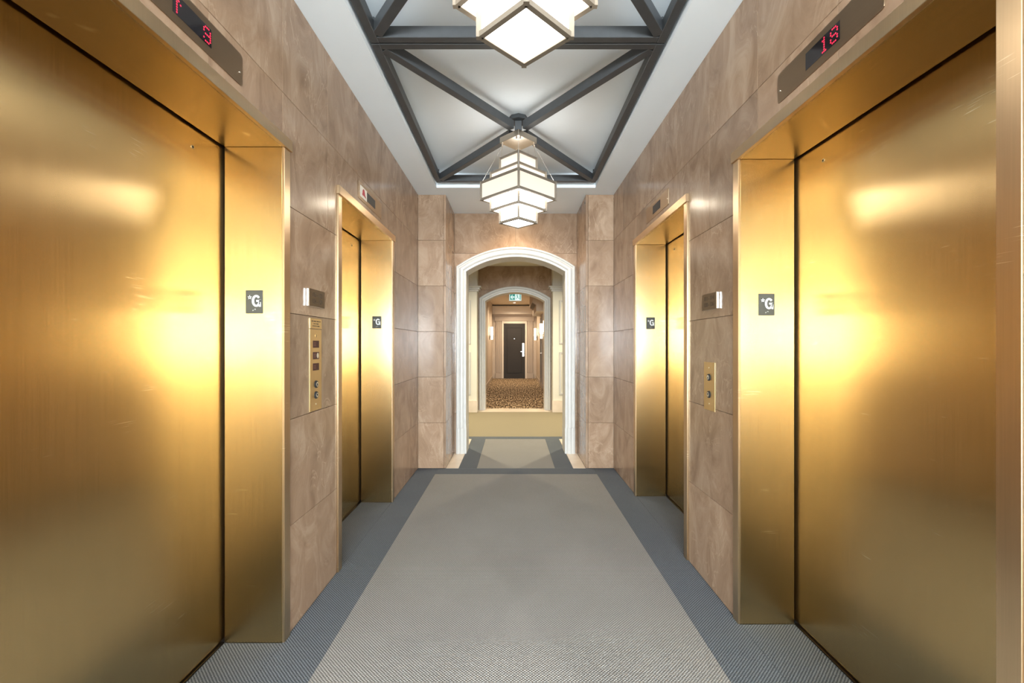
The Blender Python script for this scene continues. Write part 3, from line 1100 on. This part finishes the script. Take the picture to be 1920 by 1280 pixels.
def indicator(key):
    s, y0, y1 = ELEV[key]
    c = (y0 + y1) / 2
    t = thing('floor_indicator', (S(s, 0), c, 2.24), IND_LABEL[key], 'indicator', 'indicators above the elevators')
    h = 0.0555
    zc = 2.2405
    # plate with clipped corners
    w2, k = 0.252, 0.010
    bm = bmesh.new()
    pts = []
    for cy, cz_, a0 in ((c + w2 - k, zc + h - k, 0), (c - w2 + k, zc + h - k, 90), (c - w2 + k, zc - h + k, 180), (c + w2 - k, zc - h + k, 270)):
        for i in range(4):
            a = R(a0 + 30 * i)
            pts.append((S(s, 0.0005), cy + k * math.cos(a), cz_ + k * math.sin(a)))
    prism_bm(bm, pts, (-s * 0.0030, 0, 0))
    obj('plate', bm, 'bronze', t)
    right = Vector((0, -s, 0))               # reading direction on this wall
    out = Vector((-s, 0, 0))
    if key in ('L1', 'R1'):
        a, b = c - 0.083, c + 0.083
    elif key == 'L2':
        a, b = c - 0.085, c + 0.095
    else:
        a, b = c - 0.085, c + 0.083
    scr = bx('screen', (S(s, 0.0034), a, 2.2125), (S(s, 0.0044), b, 2.2715), 'glass_black', t)
    if key in ('L1', 'R1'):
        chars = [('u', -0.068), ('9', 0.062)] if key == 'L1' else [('1', 0.012), ('8', 0.058)]
        pitch = 0.0074
        for ch, cx in chars:
            bm = bmesh.new()
            for r_, row in enumerate(DIGIT[ch]):
                for q, v in enumerate(row):
                    if v == '1':
                        p = Vector((S(s, 0.0044), c, zc + 0.0015)) + right * (cx + (q - 2) * pitch) + Vector((0, 0, (3 - r_) * pitch))
                        cyl_bm(bm, p, p + out * 0.0007, 0.0027, seg=8)
            obj('led_arrow' if ch == 'u' else 'led_digit', bm, 'led', t)
    if key == 'L2':
        jb = bx('emblem_lens', (S(s, 0.0034), c - 0.213, 2.2050), (S(s, 0.0054), c - 0.086, 2.2770), 'jewel', t, 0.0008)
        bm = bmesh.new()
        hc = Vector((S(s, 0.0054), c - 0.152, 2.243))
        hat = [(-0.030, -0.014), (-0.024, -0.008), (-0.020, 0.012), (-0.010, 0.022), (0.002, 0.026), (0.014, 0.021), (0.021, 0.008), (0.026, -0.006),
               (0.044, -0.016), (0.050, -0.022), (0.030, -0.021), (0.0, -0.018), (-0.022, -0.021)]
        prism_bm(bm, [hc + right * a_ + Vector((0, 0, b_)) for a_, b_ in hat], out * 0.0006)
        obj('red_hat_emblem', bm, 'hat_red', t)
    for e in (-1, 1):
        bm = bmesh.new()
        p = Vector((S(s, 0.0035), c + e * 0.236, zc - 0.012))
        cyl_bm(bm, p, p + out * 0.0012, 0.0030, seg=10)
        obj('screw', bm, 'silver', t)
    return t


for k in ELEV:
    indicator(k)

# ------------------------------------------------------------------ call stations and unit signs
def wall_box(name, s, ya, yb, za, zb, v0, v1, mat, parent, bevel=0.0):
    return bx(name, (S(s, v0), ya, za), (S(s, v1), yb, zb), mat, parent, bevel)


def button(t, s, y, z, r, lit):
    out = Vector((-s, 0, 0))
    p = Vector((S(s, 0.0038), y, z))
    bm = bmesh.new()
    cyl_bm(bm, p, p + out * 0.006, r, r * 0.92, seg=20)
    b = obj('button_ring', bm, 'black', t)
    bm = bmesh.new()
    cyl_bm(bm, p + out * 0.006, p + out * 0.0075, r * 0.66, seg=18)
    cap = obj('button_cap', bm, 'silver', b)
    bm = bmesh.new()
    q = p + out * 0.0078
    dz = r * 0.35 * (1 if lit > 0 else -1)
    prism_bm(bm, [q + Vector((0, -r * 0.34, -dz)), q + Vector((0, r * 0.34, -dz)), q + Vector((0, 0, dz))], out * 0.0006)
    obj('arrow_mark', bm, 'black', b)


# left station: engraved header, key switch, three dark red windows, two buttons, screw
s, ya, yb = -1, 2.176, 2.308
yc = (ya + yb) / 2
t = thing('call_station', (S(s, 0), yc, 0.94), 'tall brass call station with three dark red windows above two buttons', 'call panel')
wall_box('plate', s, ya, yb, 0.937, 1.335, 0.0005, 0.0036, 'brass_plate', t, 0.0008)
hp = wall_box('header_plate', s, ya, yb, 1.3385, 1.388, 0.0005, 0.0046, 'brass_plate', t, 0.0008)
bm = bmesh.new()
for z, wds in ((1.374, (0.016, 0.030, 0.026, 0.012)), (1.362, (0.012, 0.010, 0.024)), (1.351, (0.012, 0.014, 0.010, 0.026))):
    tot = sum(wds) + 0.005 * (len(wds) - 1)
    y = yc - tot / 2
    for wd in wds:
        box_bm(bm, (S(s, 0.0046), y, z - 0.0022), (S(s, 0.0049), y + wd, z + 0.0022))
        y += wd + 0.005
obj('engraved_lines', bm, 'engrave', hp)
bm = bmesh.new()
p = Vector((S(s, 0.0036), yc, 1.303))
cyl_bm(bm, p, p + Vector((0.002, 0, 0)), 0.010, seg=16)
ks = obj('key_switch', bm, 'brass_plate', t)
wall_box('key_slot', s, yc - 0.0012, yc + 0.0012, 1.296, 1.310, 0.0056, 0.0060, 'black', ks)
for i, zc_ in enumerate((1.262, 1.206, 1.151)):
    wn = wall_box('call_window', s, yc - 0.034, yc + 0.034, zc_ - 0.0175, zc_ + 0.0175, 0.0036, 0.0046, 'dark_red', t)
    for dz_ in (-0.007, 0.0, 0.007):
        wall_box('segment_bar', s, yc - 0.026, yc - 0.002, zc_ + dz_ - 0.0016, zc_ + dz_ + 0.0016, 0.0046, 0.0049, 'red_bar', wn)
    if i == 1:
        bm = bmesh.new()
        pts = [(S(s, 0.0047), yc + 0.017 + 0.011 * math.cos(R(a)), zc_ + 0.014 * math.sin(R(a))) for a in range(0, 360, 30)]
        prism_bm(bm, pts, (0.0012, 0, 0))
        obj('round_lens', bm, 'silver', wn)
button(t, s, yc, 1.065, 0.0185, 1)
button(t, s, yc, 1.012, 0.0185, -1)
bm = bmesh.new()
p = Vector((S(s, 0.0036), yc, 0.968))
cyl_bm(bm, p, p + Vector((0.002, 0, 0)), 0.004, seg=10)
obj('screw', bm, 'silver', t)

# right station
s, ya, yb = 1, 2.304, 2.434
yc = (ya + yb) / 2
t = thing('call_station', (S(s, 0), yc, 0.92), 'short brass call station with only two round buttons', 'call panel')
wall_box('plate', s, ya, yb, 0.918, 1.168, 0.0005, 0.0036, 'brass_plate', t, 0.0008)
button(t, s, yc, 1.090, 0.0185, 1)
button(t, s, yc, 1.001, 0.0185, -1)
for z in (1.140, 0.952):
    bm = bmesh.new()
    p = Vector((S(s, 0.0036), yc, z))
    cyl_bm(bm, p, p - Vector((0.002, 0, 0)), 0.0035, seg=10)
    obj('screw', bm, 'silver', t)

# room number signs: thick bronze face with a polished return edge
def number_sign(s, ya, yb, za, zb, label, lines):
    t = thing('room_number_sign', (S(s, 0), (ya + yb) / 2, za), label, 'sign', 'room number signs')
    wall_box('body', s, ya, yb, za, zb, 0.0005, 0.0130, 'silver', t, 0.0015)
    fc = wall_box('face', s, ya + 0.0005, yb, za + 0.0005, zb - 0.0005, 0.0131, 0.0155, 'sign_metal', t, 0.0010)
    for i, ln in enumerate(lines):
        z = (za + zb) / 2 + (0.016 if i == 0 else -0.016)
        bm = text_bm(ln, 0.030, 0.0008, 0.0003)
        frame_to(bm, (S(s, 0.0158), (ya + yb) / 2 + (0.0), z), (0, -s, 0), (-s, 0, 0))
        obj('number_line', bm, 'engrave', fc)
    return t


number_sign(-1, 2.143, 2.318, 1.443, 1.527, 'bronze room number sign above the tall call station', ('115 - 123', '124 - 129'))
number_sign(1, 2.260, 2.430, 1.440, 1.524, 'bronze room number sign above the short two button call station', ('111 - 114', '130 - 136'))

# ------------------------------------------------------------------ dark beam frames in the recess, pendant lamps
BZ0, BZ1 = 2.817, 2.877
BW = 0.044
BX = 0.762


def beam_frame(ya, yb, label):
    c = (ya + yb) / 2
    t = thing('beam_frame', (0.012, c, RZ), label, 'ceiling beams', 'dark beam frames in the ceiling recess')
    zc, hh = (BZ0 + BZ1) / 2, BZ1 - BZ0
    for s in (-1, 1):
        bx('side_beam', (s * BX, ya, BZ0), (s * (BX - BW), yb, BZ1), 'beam', t, 0.002)
    for y in (ya, yb - BW):
        bx('cross_beam', (-BX + BW + 0.001, y, BZ0 + 0.0008), (BX - BW - 0.001, y + BW, BZ1), 'beam', t, 0.002)
    for sx in (-1, 1):
        for sy in (-1, 1):
            p0 = Vector((0.012 + sx * 0.050, c + sy * 0.068, zc + 0.0012))
            p1 = Vector((sx * (BX - BW - 0.006), c + sy * ((yb - ya) / 2 - BW - 0.010), zc + 0.0012))
            bm = bmesh.new()
            bar_bm(bm, p0, p1, 0.050, hh)
            obj('diagonal_beam', bm, 'beam', t, bevel=0.002)
    bx('post', (0.012 - 0.026, c - 0.026, 2.793), (0.012 + 0.026, c + 0.026, RZ - 0.0305), 'beam', t, 0.002)
    bm = bmesh.new()
    cyl_bm(bm, (0.012, c, RZ - 0.030), (0.012, c, RZ - 0.0005), 0.072, seg=8)
    obj('octagon_plate', bm, 'beam', t)
    # hangers up to the slab at the four corners
    for sx in (-1, 1):
        for y in (ya + 0.02, yb - 0.02):
            bm = bmesh.new()
            cyl_bm(bm, (sx * (BX - BW / 2), y, BZ1 - 0.001), (sx * (BX - BW / 2), y, RZ - 0.0005), 0.006, seg=8)
            obj('hanger_rod', bm, 'beam', t)
    return t


beam_frame(0.340, 2.351, 'dark grey crossed beam frame holding the lamp further from the arch')
beam_frame(2.359, 4.370, 'dark grey crossed beam frame holding the lamp in front of the arch')


def pendant(cy, label):
    cx = 0.012
    t = thing('pendant_lamp', (cx, cy, 2.793), label, 'pendant lamp', 'stepped glass pendant lamps')

    def P(hd, k, z):
        """corner k of a square turned 45 degrees with half diagonal hd"""
        a = R(90 * k - 90)
        return Vector((cx + hd * math.cos(a), cy + hd * math.sin(a), z))

    # canopy
    bm = bmesh.new()
    prism_bm(bm, [P(0.138, k, 2.750) for k in range(4)], (0, 0, 0.042))
    obj('canopy', bm, 'nickel', t, bevel=0.002)
    tiers = ((0.1350, 2.155, 2.643, 'small_tier'), (0.2035, 2.247, 2.536, 'middle_tier'), (0.2755, 2.326, 2.466, 'large_tier'))
    b = 0.016
    for i, (hd, z0, z1, nm) in enumerate(tiers):
        bm = bmesh.new()
        for k in range(4):
            bar_bm(bm, P(hd, k, z0), P(hd, k, z1), b, b, up=P(hd, k, z0) - Vector((cx, cy, z0)))
            for z in (z0 + b / 2, z1 - b / 2):
                bar_bm(bm, P(hd - 0.004, k, z), P(hd - 0.004, k + 1, z), b, b)
        fr = obj(nm + '_frame', bm, 'lamp_frame', t)
        hg = hd - 0.0045
        # where this tier is hidden inside a wider one only the visible glass is fitted
        spans = [(z0 + b * 0.6, z1 - b * 0.6)]
        if i < 2:
            n0, n1 = tiers[i + 1][1], tiers[i + 1][2]
            spans = [(z0 + b * 0.6, n0 + 0.004), (n1 - 0.004, z1 - b * 0.6)]
        for za, zb in spans:
            for k in range(4):
                a_, b_ = P(hg, k, 0), P(hg, k + 1, 0)
                e = (b_ - a_).normalized() * 0.004
                bm = bmesh.new()
                nrm = ((a_ + b_) / 2 - Vector((cx, cy, 0))).normalized() * -0.004
                prism_bm(bm, [Vector((a_.x, a_.y, za)) + e, Vector((b_.x, b_.y, za)) - e, Vector((b_.x, b_.y, zb)) - e, Vector((a_.x, a_.y, zb)) + e], nrm)
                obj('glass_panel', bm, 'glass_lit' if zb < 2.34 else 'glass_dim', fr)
        # glass ledge at the bottom and top of each tier
        inner = tiers[i - 1][0] if i else 0.0
        for zl, nm2 in ((z0 + 0.004, 'bottom_glass'), (z1 - 0.008, 'top_glass')):
            if i == 0:
                bm = bmesh.new()
                prism_bm(bm, [P(hd - 0.012, k, zl) for k in range(4)], (0, 0, 0.004))
                obj(nm2, bm, 'glass_lit' if nm2 == 'bottom_glass' else 'glass_fill', fr)
            else:
                bm = bmesh.new()
                for k in range(4):
                    prism_bm(bm, [P(inner - 0.001, k, zl), P(hd - 0.012, k, zl), P(hd - 0.012, k + 1, zl), P(inner - 0.001, k + 1, zl)], (0, 0, 0.004))
                obj(nm2, bm, 'glass_lit' if nm2 == 'bottom_glass' else 'glass_fill', fr)
    # studs under the canopy and suspension cables to the wide tier
    for k in range(4):
        for dk in (-0.06, 0.06):
            base = P(0.118, k, 2.750)
            tang = (P(0.118, k + 1, 2.750) - P(0.118, k - 1, 2.750)).normalized() * dk * 0.22
            bm = bmesh.new()
            cyl_bm(bm, base + tang, base + tang - Vector((0, 0, 0.022)), 0.0055, seg=10)
            obj('cable_stud', bm, 'nickel', t)
        bm = bmesh.new()
        cyl_bm(bm, P(0.118, k, 2.732), P(0.268, k, 2.464), 0.0016, seg=6)
        obj('cable', bm, 'silver', t)
        bm = bmesh.new()
        cyl_bm(bm, P(0.116, k, 2.749), P(0.128, k, 2.640), 0.0022, seg=6)
        obj('hanging_rod', bm, 'silver', t)
    return t


pendant(1.332, 'stepped square glass pendant lamp further from the arch, under the first beam cross')
pendant(3.365, 'stepped square glass pendant lamp hanging just in front of the arch')

# ------------------------------------------------------------------ recessed downlights
def downlight(x, y, z, label, power, color, angle=110):
    t = thing('downlight', (x, y, z), label, 'ceiling light', 'recessed ceiling lights')
    bm = bmesh.new()
    n = 24
    A = [[], [], [], []]
    for i in range(n):
        a = 2 * math.pi * i / n
        for j, (r, dz) in enumerate(((0.062, -0.0005), (0.060, -0.005), (0.046, -0.005), (0.044, -0.0008))):
            A[j].append(bm.verts.new((x + r * math.cos(a), y + r * math.sin(a), z + dz)))
    for j in range(3):
        for i in range(n):
            bm.faces.new((A[j][i], A[j][(i + 1) % n], A[j + 1][(i + 1) % n], A[j + 1][i]))
    obj('trim_ring', bm, 'white_trim', t)
    bm = bmesh.new()
    cyl_bm(bm, (x, y, z - 0.0006), (x, y, z - 0.0020), 0.044, seg=24)
    obj('lens', bm, 'downlight_hot' if y == 4.93 else 'downlight', t)
    sp = spot('downlight_lamp', (x, y, z - 0.012), power, color, angle, 0.7, 0.035)
    return t


downlight(0.0, 4.93, HZ, 'small round recessed light in the white soffit over the arch niche', 26, (1.0, 0.80, 0.58), 130)
for x in (-1.5, 1.5):
    downlight(x, 7.1, HZ, 'round recessed light in the cross corridor ceiling beside the archway', 230, (1.0, 0.88, 0.64), 150)
for y in (10.1, 14.6, 16.2):
    downlight(0.0, y, HC, 'round recessed light in the hallway ceiling beyond the second arch', 130, (1.0, 0.84, 0.64), 150)
for x in (-1.8, 1.8):
    for y in (-2.0, -5.0):
        downlight(x, y, HZ, 'unseen fill light added to the lobby ceiling', LOBBY_FILL, (1.0, 0.95, 0.88), 150)
